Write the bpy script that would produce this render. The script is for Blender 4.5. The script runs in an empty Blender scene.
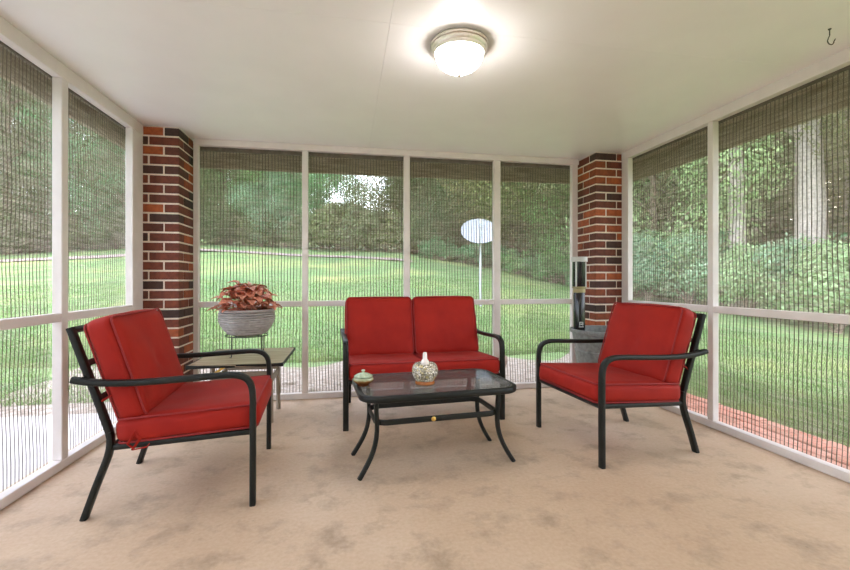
import bpy, bmesh, math, random
import numpy as np
from mathutils import Vector, Matrix

random.seed(7)
rng = np.random.default_rng(7)
scene = bpy.context.scene
COL = scene.collection
PI = math.pi

# ------------------------------------------------------------------ camera, sky, sun, exposure
YAW = 0.180
F_PX = 430.0
cam_data = bpy.data.cameras.new('camera')
cam_data.sensor_fit = 'HORIZONTAL'
cam_data.sensor_width = 36.0
cam_data.lens = F_PX * 36.0 / 850.0
cam_data.shift_y = -(285.0 - 280.8) / 850.0
cam_data.clip_start = 0.05
cam_data.clip_end = 400
cam = bpy.data.objects.new('camera', cam_data)
cam.location = (0, 0, 1.0)
cam.rotation_euler = (PI / 2, 0, -YAW)
COL.objects.link(cam)
scene.camera = cam

world = bpy.data.worlds.new('sky')
scene.world = world
world.use_nodes = True
wn = world.node_tree
wn.nodes.clear()
w_out = wn.nodes.new('ShaderNodeOutputWorld')
w_bg = wn.nodes.new('ShaderNodeBackground')
w_sky = wn.nodes.new('ShaderNodeTexSky')
w_sky.sky_type = 'NISHITA'
w_sky.sun_disc = False
w_sky.sun_elevation = math.radians(37.5)
w_sky.sun_rotation = math.radians(57.5)
w_sky.air_density = 1.0
w_sky.dust_density = 3.0
w_sky.ozone_density = 1.0
w_mix = wn.nodes.new('ShaderNodeMix')
w_mix.data_type = 'RGBA'
w_mix.inputs[0].default_value = 0.45
w_mix.inputs[7].default_value = (6.0, 6.0, 6.1, 1)
wn.links.new(w_sky.outputs[0], w_mix.inputs[6])
wn.links.new(w_mix.outputs[2], w_bg.inputs[0])
w_bg.inputs[1].default_value = 0.62
wn.links.new(w_bg.outputs[0], w_out.inputs[0])

sun_data = bpy.data.lights.new('sun', 'SUN')
sun_data.energy = 3.2
sun_data.angle = math.radians(1.2)
sun_data.color = (1.0, 0.94, 0.80)
sun = bpy.data.objects.new('sun', sun_data)
sun.rotation_euler = Vector((-0.66, -0.42, -0.60)).to_track_quat('-Z', 'Y').to_euler()
sun.location = (12, 9, 20)
COL.objects.link(sun)

scene.view_settings.view_transform = 'Standard'
scene.view_settings.look = 'None'
scene.view_settings.gamma = 1.0
scene.view_settings.use_curve_mapping = False
scene.view_settings.exposure = 1.28
scene.cycles.max_bounces = 10
scene.cycles.diffuse_bounces = 6
scene.cycles.transparent_max_bounces = 24
scene.cycles.caustics_reflective = False
scene.cycles.caustics_refractive = False
LAMP_STRENGTH = 22.0

# ------------------------------------------------------------------ helpers
def link(o, parent=None):
    COL.objects.link(o)
    if parent is not None:
        o.parent = parent
    return o

def tag(o, label=None, cat=None, group=None, kind=None):
    if label: o['label'] = label
    if cat: o['category'] = cat
    if group: o['group'] = group
    if kind: o['kind'] = kind
    return o

def empty(name, loc=(0, 0, 0), rz=0.0, parent=None):
    o = bpy.data.objects.new(name, None)
    o.empty_display_size = 0.1
    o.location = loc
    o.rotation_euler = (0, 0, rz)
    return link(o, parent)

class MB:
    def __init__(self):
        self.v = []; self.f = []
    def add(self, verts, faces):
        b = len(self.v)
        self.v += [tuple(p) for p in verts]
        self.f += [tuple(i + b for i in f) for f in faces]
        return self
    def box(self, x0, x1, y0, y1, z0, z1, bev=0.0):
        if bev <= 0:
            v = [(x, y, z) for z in (z0, z1) for y in (y0, y1) for x in (x0, x1)]
            f = [(0, 2, 3, 1), (4, 5, 7, 6), (0, 1, 5, 4), (2, 6, 7, 3), (0, 4, 6, 2), (1, 3, 7, 5)]
            return self.add(v, f)
        bm = bmesh.new()
        bmesh.ops.create_cube(bm, size=1.0)
        for vv in bm.verts:
            vv.co = Vector(((x0 + x1) / 2 + vv.co.x * (x1 - x0), (y0 + y1) / 2 + vv.co.y * (y1 - y0), (z0 + z1) / 2 + vv.co.z * (z1 - z0)))
        bmesh.ops.bevel(bm, geom=list(bm.edges), offset=bev, segments=1, affect='EDGES')
        bm.verts.index_update()
        self.add([vv.co[:] for vv in bm.verts], [[l.index for l in f.verts] for f in bm.faces])
        bm.free()
        return self
    def sweep(self, pts, sec, radii=None, closed=False, cap=True, side=None):
        """sweep a closed section (list of (a,b)) along pts; a along 'side', b along the normal"""
        P = [Vector(p) for p in pts]; n = len(P); m = len(sec)
        T = []
        for i in range(n):
            if closed: t = P[(i + 1) % n] - P[i - 1]
            else: t = P[min(i + 1, n - 1)] - P[max(i - 1, 0)]
            T.append(t.normalized())
        if side is None:
            s = T[0].orthogonal().normalized()
        else:
            s = Vector(side)
        rings = []
        for i in range(n):
            s = (s - T[i] * s.dot(T[i])).normalized()
            b = T[i].cross(s)
            r = radii[i] if radii is not None else 1.0
            rings.append([P[i] + s * (a * r) + b * (c * r) for a, c in sec])
        verts = [q for rg in rings for q in rg]
        faces = []
        for i in range(n if closed else n - 1):
            j = (i + 1) % n
            for k in range(m):
                l = (k + 1) % m
                faces.append((i * m + k, i * m + l, j * m + l, j * m + k))
        if cap and not closed:
            faces.append(tuple(range(m - 1, -1, -1)))
            faces.append(tuple((n - 1) * m + k for k in range(m)))
        return self.add(verts, faces)
    def tube(self, pts, r, n=8, closed=False, radii=None, cap=True):
        sec = [(math.cos(2 * PI * k / n), math.sin(2 * PI * k / n)) for k in range(n)]
        if radii is None: radii = [r] * len(pts)
        return self.sweep(pts, sec, radii, closed, cap)
    def lathe(self, prof, n=32, c=(0, 0, 0)):
        verts = []; faces = []; m = len(prof)
        for k in range(n):
            a = 2 * PI * k / n
            for r, z in prof:
                verts.append((c[0] + r * math.cos(a), c[1] + r * math.sin(a), c[2] + z))
        for k in range(n):
            l = (k + 1) % n
            for i in range(m - 1):
                faces.append((k * m + i, l * m + i, l * m + i + 1, k * m + i + 1))
        return self.add(verts, faces)
    def mesh(self, name, mat=None, smooth=False):
        me = bpy.data.meshes.new(name)
        me.from_pydata(self.v, [], self.f)
        if mat is not None: me.materials.append(mat)
        if smooth: me.polygons.foreach_set('use_smooth', [True] * len(me.polygons))
        me.update()
        return me
    def build(self, name, mat=None, parent=None, smooth=False, loc=None):
        o = bpy.data.objects.new(name, self.mesh(name, mat, smooth))
        if loc is not None: o.location = loc
        link(o, parent)
        if smooth: smooth_angle(o)
        return o

def smooth_angle(o, deg=42):
    me = o.data
    bm = bmesh.new(); bm.from_mesh(me)
    bmesh.ops.recalc_face_normals(bm, faces=bm.faces)
    a = math.radians(deg)
    for e in bm.edges:
        e.smooth = not (len(e.link_faces) == 2 and e.calc_face_angle(0) > a)
    bm.to_mesh(me); bm.free()

def big_mesh(name, verts, faces, mat):
    """verts (N,3), faces (M,k) numpy -> mesh, quickly"""
    me = bpy.data.meshes.new(name)
    N = len(verts); M, k = faces.shape
    me.vertices.add(N)
    me.vertices.foreach_set('co', np.asarray(verts, np.float32).ravel())
    me.loops.add(M * k)
    me.loops.foreach_set('vertex_index', faces.astype(np.int32).ravel())
    me.polygons.add(M)
    me.polygons.foreach_set('loop_start', np.arange(0, M * k, k, dtype=np.int32))
    me.update(calc_edges=True)
    me.materials.append(mat)
    return me

def rrect(w, h, r, n=3):
    """rounded rectangle section, w along a, h along b"""
    out = []
    for cx, cy, a0 in ((w / 2 - r, h / 2 - r, 0), (-w / 2 + r, h / 2 - r, 90), (-w / 2 + r, -h / 2 + r, 180), (w / 2 - r, -h / 2 + r, 270)):
        for k in range(n):
            a = math.radians(a0 + 90 * k / (n - 1))
            out.append((cx + r * math.cos(a), cy + r * math.sin(a)))
    return out

def rr_loop(w, h, r, z, n=8):
    return [(x, y, z) for x, y in rrect(w, h, r, n)]

def bez(p0, p1, p2, p3, n=8):
    p0, p1, p2, p3 = map(Vector, (p0, p1, p2, p3))
    return [((1 - t) ** 3) * p0 + 3 * t * (1 - t) ** 2 * p1 + 3 * t * t * (1 - t) * p2 + t ** 3 * p3 for t in [i / n for i in range(n + 1)]]

def copy_thing(o, parent=None):
    c = o.copy()
    link(c, parent)
    c.parent = parent
    for ch in list(o.children):
        copy_thing(ch, c)
    return c

# ------------------------------------------------------------------ materials
def new_mat(name):
    m = bpy.data.materials.new(name)
    m.use_nodes = True
    nt = m.node_tree
    nt.nodes.clear()
    out = nt.nodes.new('ShaderNodeOutputMaterial')
    return m, nt, out

def N(nt, t, **kw):
    n = nt.nodes.new(t)
    for k, v in kw.items(): setattr(n, k, v)
    return n

def coords(nt, kind='Object'):
    return N(nt, 'ShaderNodeTexCoord').outputs[kind]

def noise(nt, vec, scale, detail=4, rough=0.55):
    n = N(nt, 'ShaderNodeTexNoise')
    nt.links.new(vec, n.inputs['Vector'])
    n.inputs['Scale'].default_value = scale
    n.inputs['Detail'].default_value = detail
    n.inputs['Roughness'].default_value = rough
    return n.outputs['Fac']

def ramp(nt, fac, stops):
    r = N(nt, 'ShaderNodeValToRGB')
    nt.links.new(fac, r.inputs[0])
    e = r.color_ramp.elements
    while len(e) < len(stops): e.new(0.5)
    for i, (p, c) in enumerate(stops):
        e[i].position = p
        e[i].color = (*c, 1) if len(c) == 3 else c
    return r.outputs[0]

def mixc(nt, fac, a, b, mode='MIX'):
    m = N(nt, 'ShaderNodeMix', data_type='RGBA', blend_type=mode)
    for s, i in ((fac, 0), (a, 6), (b, 7)):
        if isinstance(s, (int, float)): m.inputs[i].default_value = s
        elif isinstance(s, tuple): m.inputs[i].default_value = (*s, 1)
        else: nt.links.new(s, m.inputs[i])
    return m.outputs[2]

def bsdf(nt, out, col, rough=0.6, metal=0.0, spec=0.5):
    p = N(nt, 'ShaderNodeBsdfPrincipled')
    if isinstance(col, tuple): p.inputs['Base Color'].default_value = (*col, 1)
    else: nt.links.new(col, p.inputs['Base Color'])
    p.inputs['Roughness'].default_value = rough
    p.inputs['Metallic'].default_value = metal
    p.inputs['Specular IOR Level'].default_value = spec
    if out is not None: nt.links.new(p.outputs[0], out.inputs[0])
    return p

def bump(nt, p, h, strength=0.3, dist=0.01):
    b = N(nt, 'ShaderNodeBump')
    b.inputs['Strength'].default_value = strength
    b.inputs['Distance'].default_value = dist
    nt.links.new(h, b.inputs['Height'])
    nt.links.new(b.outputs[0], p.inputs['Normal'])

def mat_simple(name, col, rough=0.6, metal=0.0, var=0.12, scale=12, bmp=0.1, dist=0.004, spec=0.5):
    m, nt, out = new_mat(name)
    n = noise(nt, coords(nt), scale, 5)
    lo = tuple(c * (1 - var) for c in col); hi = tuple(min(1, c * (1 + var)) for c in col)
    p = bsdf(nt, out, ramp(nt, n, [(0.3, lo), (0.7, hi)]), rough, metal, spec)
    if bmp: bump(nt, p, n, bmp, dist)
    return m

M = {}
M['frame'] = mat_simple('painted_frame', (0.71, 0.655, 0.64), 0.55, var=0.05, scale=9, bmp=0.15)
M['ceiling'] = mat_simple('painted_ceiling', (0.90, 0.895, 0.89), 0.4, var=0.02, scale=3, bmp=0.12, dist=0.01)
M['dark_gap'] = mat_simple('ceiling_joint', (0.45, 0.42, 0.38), 0.8)
M['black_metal'] = mat_simple('black_metal', (0.008, 0.009, 0.008), 0.45, var=0.2, scale=60, bmp=0.05, spec=0.32)
M['mortar'] = mat_simple('mortar', (0.74, 0.64, 0.54), 0.9, var=0.10, scale=60, bmp=0.4)
M['soffit'] = mat_simple('soffit_paint', (0.17, 0.13, 0.08), 0.7, var=0.1)
M['house'] = mat_simple('house_wall', (0.84, 0.82, 0.79), 0.8)
M['nickel'] = mat_simple('brushed_nickel', (0.78, 0.72, 0.66), 0.38, 1.0, var=0.08, scale=80, bmp=0.05)
M['brass'] = mat_simple('brass', (0.75, 0.50, 0.14), 0.3, 1.0, var=0.05)
M['wire'] = mat_simple('dark_wire', (0.05, 0.05, 0.045), 0.45, 0.6)
M['soil'] = mat_simple('soil', (0.05, 0.035, 0.025), 0.95, var=0.4, scale=90, bmp=0.8)
M['bark'] = mat_simple('bark', (0.23, 0.17, 0.13), 0.95, var=0.45, scale=18, bmp=0.8, dist=0.05)
M['pale_bark'] = mat_simple('pale_bark', (0.47, 0.40, 0.37), 0.95, var=0.35, scale=14, bmp=0.7, dist=0.05)
M['rock'] = mat_simple('rock', (0.42, 0.37, 0.33), 0.9, var=0.3, scale=20, bmp=0.6, dist=0.02)
M['dish'] = mat_simple('dish_grey', (0.30, 0.32, 0.36), 0.45, var=0.05)
M['pole'] = mat_simple('galvanised_pole', (0.40, 0.42, 0.42), 0.5, 0.2, var=0.05)
M['slab'] = mat_simple('patio_concrete', (0.50, 0.47, 0.475), 0.9, var=0.08, scale=5, bmp=0.2)
M['road'] = mat_simple('road_surface', (0.33, 0.26, 0.25), 0.9, var=0.1, scale=3)
M['table_leg'] = mat_simple('weathered_leg', (0.30, 0.25, 0.20), 0.6, var=0.15)
M['white_ceramic'] = mat_simple('white_ceramic', (0.85, 0.80, 0.78), 0.25, var=0.03)
M['amber'] = mat_simple('amber_base', (0.42, 0.13, 0.03), 0.25, var=0.2, scale=30)
M['can_black'] = mat_simple('gloss_black', (0.010, 0.010, 0.012), 0.15, var=0.2)
M['can_grey'] = mat_simple('light_grey_cap', (0.50, 0.50, 0.48), 0.35, var=0.05)
M['olive'] = mat_simple('olive_gold_band', (0.30, 0.26, 0.12), 0.4, var=0.1)
M['emblem'] = mat_simple('pale_print', (0.60, 0.60, 0.58), 0.5, var=0.05)
M['globe'] = mat_simple('brown_globe', (0.20, 0.12, 0.10), 0.5, var=0.3, scale=30)

def mat_fabric():
    m, nt, out = new_mat('red_canvas')
    v = coords(nt)
    big = noise(nt, v, 7, 3)
    fine = noise(nt, v, 420, 2)
    c = ramp(nt, big, [(0.3, (0.255, 0.0065, 0.003)), (0.72, (0.34, 0.013, 0.005))])
    c = mixc(nt, 0.12, c, mixc(nt, fine, (0.20, 0.006, 0.004), (0.45, 0.022, 0.012)))
    p = bsdf(nt, out, c, 0.72, spec=0.25)
    p.inputs['Sheen Weight'].default_value = 0.03
    p.inputs['Sheen Tint'].default_value = (1, 0.55, 0.5, 1)
    bump(nt, p, fine, 0.15, 0.002)
    return m
M['red'] = mat_fabric()
M['red_piping'] = mat_simple('dark_red_piping', (0.26, 0.012, 0.012), 0.7, var=0.1)

def mat_floor():
    m, nt, out = new_mat('stained_concrete')
    v = coords(nt)
    a = noise(nt, v, 0.9, 6, 0.6)
    b = noise(nt, v, 5.0, 8, 0.65)
    d = noise(nt, v, 60, 4)
    c = ramp(nt, a, [(0.25, (0.43, 0.285, 0.175)), (0.5, (0.54, 0.39, 0.265)), (0.8, (0.65, 0.51, 0.385))])
    c = mixc(nt, ramp(nt, b, [(0.32, (1, 1, 1)), (0.50, (0, 0, 0))]), c, (0.35, 0.25, 0.165))
    c = mixc(nt, 0.10, c, ramp(nt, d, [(0.3, (0.3, 0.22, 0.15)), (0.7, (0.9, 0.8, 0.7))]))
    s = noise(nt, v, 22, 3)
    c = mixc(nt, ramp(nt, s, [(0.735, (0, 0, 0)), (0.78, (0.55, 0.55, 0.55))]), c, (0.20, 0.14, 0.10))
    p = bsdf(nt, out, c, 0.55, spec=0.35)
    bump(nt, p, b, 0.10, 0.01)
    return m
M['floor'] = mat_floor()

def mat_brick(name, lo, mid, hi):
    m, nt, out = new_mat(name)
    v = coords(nt)
    info = N(nt, 'ShaderNodeObjectInfo')
    c = ramp(nt, info.outputs['Random'], [(0.05, lo), (0.40, mid), (0.55, mid), (0.95, hi)])
    n = noise(nt, v, 22, 6)
    c = mixc(nt, 1.0, c, ramp(nt, n, [(0.25, (0.55, 0.5, 0.5)), (0.75, (1.3, 1.25, 1.2))]), 'MULTIPLY')
    p = bsdf(nt, out, c, 0.8)
    bump(nt, p, n, 0.5, 0.006)
    return m
M['brick'] = mat_brick('red_brick', (0.045, 0.024, 0.020), (0.15, 0.038, 0.020), (0.36, 0.088, 0.026))
M['paver'] = mat_brick('brick_paver', (0.36, 0.14, 0.09), (0.47, 0.195, 0.14), (0.53, 0.25, 0.19))

def mat_leaf(name, stops, trans=0.35, obj_var=True, cell=2.5):
    m, nt, out = new_mat(name)
    v = coords(nt)
    n = noise(nt, v, cell, 5, 0.7)
    c = ramp(nt, n, stops)
    if obj_var:
        info = N(nt, 'ShaderNodeObjectInfo')
        c = mixc(nt, 1.0, c, ramp(nt, info.outputs['Random'], [(0, (0.7, 0.8, 0.8)), (0.5, (1.0, 1.0, 1.0)), (1, (1.25, 1.12, 0.85))]), 'MULTIPLY')
    p = bsdf(nt, None, c, 0.55, spec=0.4)
    t = N(nt, 'ShaderNodeBsdfTranslucent')
    nt.links.new(c, t.inputs[0])
    mx = N(nt, 'ShaderNodeMixShader')
    mx.inputs[0].default_value = trans
    nt.links.new(p.outputs[0], mx.inputs[1]); nt.links.new(t.outputs[0], mx.inputs[2])
    nt.links.new(mx.outputs[0], out.inputs[0])
    return m
M['leaf_a'] = mat_leaf('leaf_dark_green', [(0.25, (0.060, 0.090, 0.045)), (0.5, (0.150, 0.200, 0.090)), (0.8, (0.40, 0.44, 0.24))])
M['leaf_b'] = mat_leaf('leaf_olive', [(0.25, (0.085, 0.090, 0.045)), (0.5, (0.20, 0.21, 0.10)), (0.8, (0.50, 0.49, 0.28))])
M['leaf_c'] = mat_leaf('leaf_pale_green', [(0.25, (0.135, 0.257, 0.149)), (0.5, (0.284, 0.446, 0.270)), (0.8, (0.567, 0.702, 0.513))])
M['leaf_d'] = mat_leaf('leaf_fresh_green', [(0.25, (0.072, 0.176, 0.080)), (0.5, (0.160, 0.336, 0.160)), (0.8, (0.352, 0.576, 0.304))])
M['leaf_red'] = mat_leaf('coleus_leaf', [(0.34, (0.30, 0.055, 0.030)), (0.48, (0.60, 0.17, 0.085)), (0.62, (0.80, 0.50, 0.38))], 0.2, False, 26)
M['grass'] = mat_leaf('grass_blade', [(0.25, (0.08, 0.18, 0.05)), (0.5, (0.15, 0.28, 0.08)), (0.8, (0.36, 0.41, 0.14))], 0.3, False, 1.1)

def mat_ground():
    m, nt, out = new_mat('lawn_ground')
    v = coords(nt)
    a = noise(nt, v, 0.35, 5, 0.6)
    b = noise(nt, v, 9, 6, 0.75)
    c = ramp(nt, a, [(0.3, (0.09, 0.20, 0.075)), (0.5, (0.155, 0.27, 0.095)), (0.72, (0.35, 0.385, 0.145))])
    c = mixc(nt, 1.0, c, ramp(nt, b, [(0.3, (0.55, 0.6, 0.55)), (0.7, (1.35, 1.3, 1.2))]), 'MULTIPLY')
    p = bsdf(nt, out, c, 0.9)
    bump(nt, p, b, 0.6, 0.05)
    return m
M['ground'] = mat_ground()

def mat_litter():
    m, nt, out = new_mat('leaf_litter')
    v = coords(nt)
    b = noise(nt, v, 14, 6, 0.75)
    c = ramp(nt, b, [(0.3, (0.10, 0.075, 0.055)), (0.48, (0.30, 0.24, 0.20)), (0.6, (0.44, 0.39, 0.36)), (0.72, (0.18, 0.24, 0.09))])
    p = bsdf(nt, out, c, 0.9)
    bump(nt, p, b, 0.8, 0.03)
    return m
M['litter'] = mat_litter()

def mat_reed():
    """woven reed sheet: fine horizontal reeds with gaps between them"""
    m, nt, out = new_mat('woven_reed')
    v = coords(nt)
    sep = N(nt, 'ShaderNodeSeparateXYZ'); nt.links.new(v, sep.inputs[0])
    nz = noise(nt, v, 14, 3)
    # distort z a little, then stripes of 11 mm pitch
    ma = N(nt, 'ShaderNodeMath', operation='MULTIPLY_ADD')
    nt.links.new(nz, ma.inputs[0]); ma.inputs[1].default_value = 0.006
    nt.links.new(sep.outputs[2], ma.inputs[2])
    fr = N(nt, 'ShaderNodeMath', operation='MULTIPLY'); nt.links.new(ma.outputs[0], fr.inputs[0]); fr.inputs[1].default_value = 1 / 0.0062
    fr2 = N(nt, 'ShaderNodeMath', operation='FRACT'); nt.links.new(fr.outputs[0], fr2.inputs[0])
    # irregular reed width along the sheet
    mp = N(nt, 'ShaderNodeMapping'); nt.links.new(v, mp.inputs[0]); mp.inputs[3].default_value = (5, 5, 70)
    nw = noise(nt, mp.outputs[0], 1.0, 3)
    th = N(nt, 'ShaderNodeMapRange'); nt.links.new(nw, th.inputs[0])
    th.inputs[1].default_value = 0.3; th.inputs[2].default_value = 0.7
    th.inputs[3].default_value = 0.13; th.inputs[4].default_value = 0.48
    lt = N(nt, 'ShaderNodeMath', operation='LESS_THAN'); nt.links.new(fr2.outputs[0], lt.inputs[0]); nt.links.new(th.outputs[0], lt.inputs[1])
    col = ramp(nt, nw, [(0.3, (0.42, 0.34, 0.27)), (0.7, (0.60, 0.52, 0.44))])
    p = bsdf(nt, None, col, 0.7)
    t = N(nt, 'ShaderNodeBsdfTranslucent'); nt.links.new(col, t.inputs[0])
    m1 = N(nt, 'ShaderNodeMixShader'); m1.inputs[0].default_value = 0.3
    nt.links.new(p.outputs[0], m1.inputs[1]); nt.links.new(t.outputs[0], m1.inputs[2])
    tr = N(nt, 'ShaderNodeBsdfTransparent')
    m2 = N(nt, 'ShaderNodeMixShader'); nt.links.new(lt.outputs[0], m2.inputs[0])
    nt.links.new(tr.outputs[0], m2.inputs[1]); nt.links.new(m1.outputs[0], m2.inputs[2])
    nt.links.new(m2.outputs[0], out.inputs[0])
    return m
M['reed'] = mat_reed()
M['string'] = mat_simple('blind_string', (0.13, 0.11, 0.085), 0.85, var=0.25, scale=30, bmp=0)

def mat_glass_top():
    m, nt, out = new_mat('frosted_table_glass')
    tr = N(nt, 'ShaderNodeBsdfTransparent'); tr.inputs[0].default_value = (0.74, 0.76, 0.74, 1)
    v = coords(nt)
    p = bsdf(nt, None, (0.16, 0.165, 0.16), 0.06, spec=1.0)
    n = noise(nt, v, 55, 2)
    bump(nt, p, n, 0.06, 0.004)
    mx = N(nt, 'ShaderNodeMixShader'); mx.inputs[0].default_value = 0.45
    nt.links.new(tr.outputs[0], mx.inputs[1]); nt.links.new(p.outputs[0], mx.inputs[2])
    nt.links.new(mx.outputs[0], out.inputs[0])
    return m
M['glass_top'] = mat_glass_top()

def mat_lamp_glass():
    m, nt, out = new_mat('alabaster_glass')
    v = coords(nt)
    n = noise(nt, v, 14, 4)
    p = bsdf(nt, out, (0.9, 0.87, 0.85), 0.3)
    nt.links.new(ramp(nt, n, [(0.35, (1.0, 0.90, 0.87)), (0.65, (1.0, 0.97, 0.95))]), p.inputs['Emission Color'])
    p.inputs['Emission Strength'].default_value = LAMP_STRENGTH
    return m
M['lamp_glass'] = mat_lamp_glass()

def mat_mosaic():
    m, nt, out = new_mat('mosaic_glass')
    v = coords(nt)
    vo = N(nt, 'ShaderNodeTexVoronoi', feature='F1'); nt.links.new(v, vo.inputs['Vector']); vo.inputs['Scale'].default_value = 80
    ed = N(nt, 'ShaderNodeTexVoronoi', feature='DISTANCE_TO_EDGE'); nt.links.new(v, ed.inputs['Vector']); ed.inputs['Scale'].default_value = 80
    sp = N(nt, 'ShaderNodeSeparateColor'); nt.links.new(vo.outputs['Color'], sp.inputs[0])
    c = ramp(nt, sp.outputs[0], [(0.1, (0.45, 0.40, 0.28)), (0.45, (0.72, 0.68, 0.56)), (0.75, (0.88, 0.84, 0.78)), (0.95, (0.62, 0.50, 0.22))])
    c = mixc(nt, ramp(nt, ed.outputs['Distance'], [(0.03, (1, 1, 1)), (0.13, (0, 0, 0))]), c, (0.045, 0.035, 0.025))
    p = bsdf(nt, out, c, 0.15, spec=0.7)
    bump(nt, p, ed.outputs['Distance'], 0.6, 0.003)
    return m
M['mosaic'] = mat_mosaic()

def mat_pottery():
    m, nt, out = new_mat('glazed_pottery')
    v = coords(nt)
    sep = N(nt, 'ShaderNodeSeparateXYZ'); nt.links.new(v, sep.inputs[0])
    n = noise(nt, v, 40, 4)
    ad = N(nt, 'ShaderNodeMath', operation='MULTIPLY_ADD'); nt.links.new(n, ad.inputs[0]); ad.inputs[1].default_value = 0.022; nt.links.new(sep.outputs[2], ad.inputs[2])
    mr = N(nt, 'ShaderNodeMapRange'); nt.links.new(ad.outputs[0], mr.inputs[0]); mr.inputs[1].default_value = 0.028; mr.inputs[2].default_value = 0.068
    c = ramp(nt, mr.outputs[0], [(0.05, (0.12, 0.035, 0.010)), (0.35, (0.24, 0.11, 0.03)), (0.6, (0.34, 0.36, 0.20)), (0.9, (0.50, 0.54, 0.42))])
    bsdf(nt, out, c, 0.2, spec=0.6)
    return m
M['pottery'] = mat_pottery()
M['pottery_lid'] = mat_simple('pale_green_glaze', (0.42, 0.50, 0.36), 0.2, var=0.3, scale=50, bmp=0)

def mat_ribbed(name, col, hi):
    m, nt, out = new_mat(name)
    v = coords(nt)
    n = noise(nt, v, 30, 5)
    p = bsdf(nt, out, ramp(nt, n, [(0.3, col), (0.7, hi)]), 0.5)
    bump(nt, p, n, 0.2, 0.004)
    return m
M['pot'] = mat_ribbed('ribbed_pot_glaze', (0.26, 0.235, 0.225), (0.38, 0.35, 0.335))
M['planter'] = mat_ribbed('grey_planter_clay', (0.13, 0.14, 0.135), (0.24, 0.25, 0.24))

def mat_wood():
    m, nt, out = new_mat('side_table_wood')
    v = coords(nt)
    mp = N(nt, 'ShaderNodeMapping'); nt.links.new(v, mp.inputs[0]); mp.inputs[3].default_value = (3, 40, 3)
    n = noise(nt, mp.outputs[0], 1.2, 5)
    bsdf(nt, out, ramp(nt, n, [(0.3, (0.34, 0.24, 0.15)), (0.7, (0.52, 0.40, 0.28))]), 0.18, spec=0.6)
    return m
M['wood'] = mat_wood()

# ------------------------------------------------------------------ room dimensions
XL, XR, YB, YN = -1.481, 2.441, 3.757, -1.75     # inner faces of the frames; YN is the house wall behind the camera
ZC, ZR = 2.155, 0.829
DEP = 0.045                                       # reveal between frame face and screen plane
OUT = 0.05                                        # frame depth

# floor slab
MB().box(XL - 0.14, XR + 0.14, YN, YB + 0.14, -0.10, 0.0).build('floor', M['floor'])
tag(bpy.data.objects['floor'], kind='structure')

# ceiling of painted sheets with fine joints, dark backing above
ceil = empty('ceiling', (0, 0, ZC)); tag(ceil, kind='structure')
xs = [XL - 0.12, 0.190, XR + 0.12]; ys = [YN, -0.50, 1.925, YB + 0.12]
g = 0.0006
for i in range(2):
    for j in range(3):
        MB().box(xs[i] + g, xs[i + 1] - g, ys[j] + g, ys[j + 1] - g, 0, 0.012).build('ceiling_panel', M['ceiling'], ceil)
MB().box(XL - 0.12, XR + 0.12, YN, YB + 0.12, 0.0125, 0.05).build('backing', M['dark_gap'], ceil)

# roof above, with eaves that overhang the screens
OV = 0.48
OVL = 0.22
roof = empty('roof', (0, 0, ZC + 0.06)); tag(roof, kind='structure')
MB().box(XL - OVL, XR + OV, YN - 2.0, YB + OV, 0.0, 0.16).build('roof_deck', M['soffit'], roof)
fz0, fz1 = 2.035 - ZC - 0.06, 0.16
MB().box(XL - OVL - 0.03, XR + OV + 0.03, YB + OV, YB + OV + 0.03, fz0, fz1).build('fascia', M['soffit'], roof)
MB().box(XL - OVL - 0.03, XL - OVL, YN - 2.0, YB + OV, fz0, fz1).build('fascia', M['soffit'], roof)
MB().box(XR + OV, XR + OV + 0.03, YN - 2.0, YB + OV, fz0, fz1).build('fascia', M['soffit'], roof)

wall_house = MB().box(XL - 0.5, XR + 0.5, YN - 0.15, YN, -0.1, 3.2).build('wall_house', M['house'])
tag(wall_house, kind='structure')

# ------------------------------------------------------------------ framed screen walls
SILL, HEAD, RTH = 0.048, 2.085, 0.046
def seg(mb, axis, a0, a1, d0, d1, z0, z1, bev=0.003):
    """box along a wall: a = coordinate along the wall, d = coordinate across it"""
    if axis == 'y': mb.box(min(d0, d1), max(d0, d1), a0, a1, z0, z1, bev)
    else: mb.box(a0, a1, min(d0, d1), max(d0, d1), z0, z1, bev)
    return mb

def framed_wall(name, axis, face, out, a0, a1, posts, head):
    w = empty(name); tag(w, kind='structure')
    d1 = face + out * OUT
    seg(MB(), axis, a0, a1, face, d1, head, ZC).build('header', M['frame'], w)
    seg(MB(), axis, a0, a1, face, d1, 0.0, SILL).build('sill', M['frame'], w)
    for p0, p1 in posts:
        seg(MB(), axis, p0, p1, face + out * 0.002, d1, SILL, head).build('post', M['frame'], w)
    for (p0, p1), (q0, q1) in zip(posts[:-1], posts[1:]):
        seg(MB(), axis, p1, q0, face + out * 0.004, face + out * DEP, ZR - RTH, ZR).build('rail', M['frame'], w)
    return w

L_POSTS = [(-1.75, -1.70), (-0.88, -0.83), (0.0, 0.05), (0.86, 0.91), (1.72, 1.77), (2.584, 2.638), (3.350, 3.505)]
R_POSTS = [(-1.75, -1.70), (-1.10, -1.05), (-0.19, -0.14), (0.70, 0.75), (1.59, 1.64), (2.520, 2.566), (3.415, 3.505)]
B_POSTS = [(-1.223, -1.186), (-0.372, -0.323), (0.496, 0.549), (1.327, 1.390), (2.102, 2.160)]
framed_wall('wall_left', 'y', XL, -1, YN, 3.505, L_POSTS, 2.077)
framed_wall('wall_right', 'y', XR, 1, YN, 3.505, R_POSTS, 2.085)
framed_wall('wall_rear', 'x', YB, 1, -1.223, 2.172, B_POSTS, 2.103)

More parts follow.
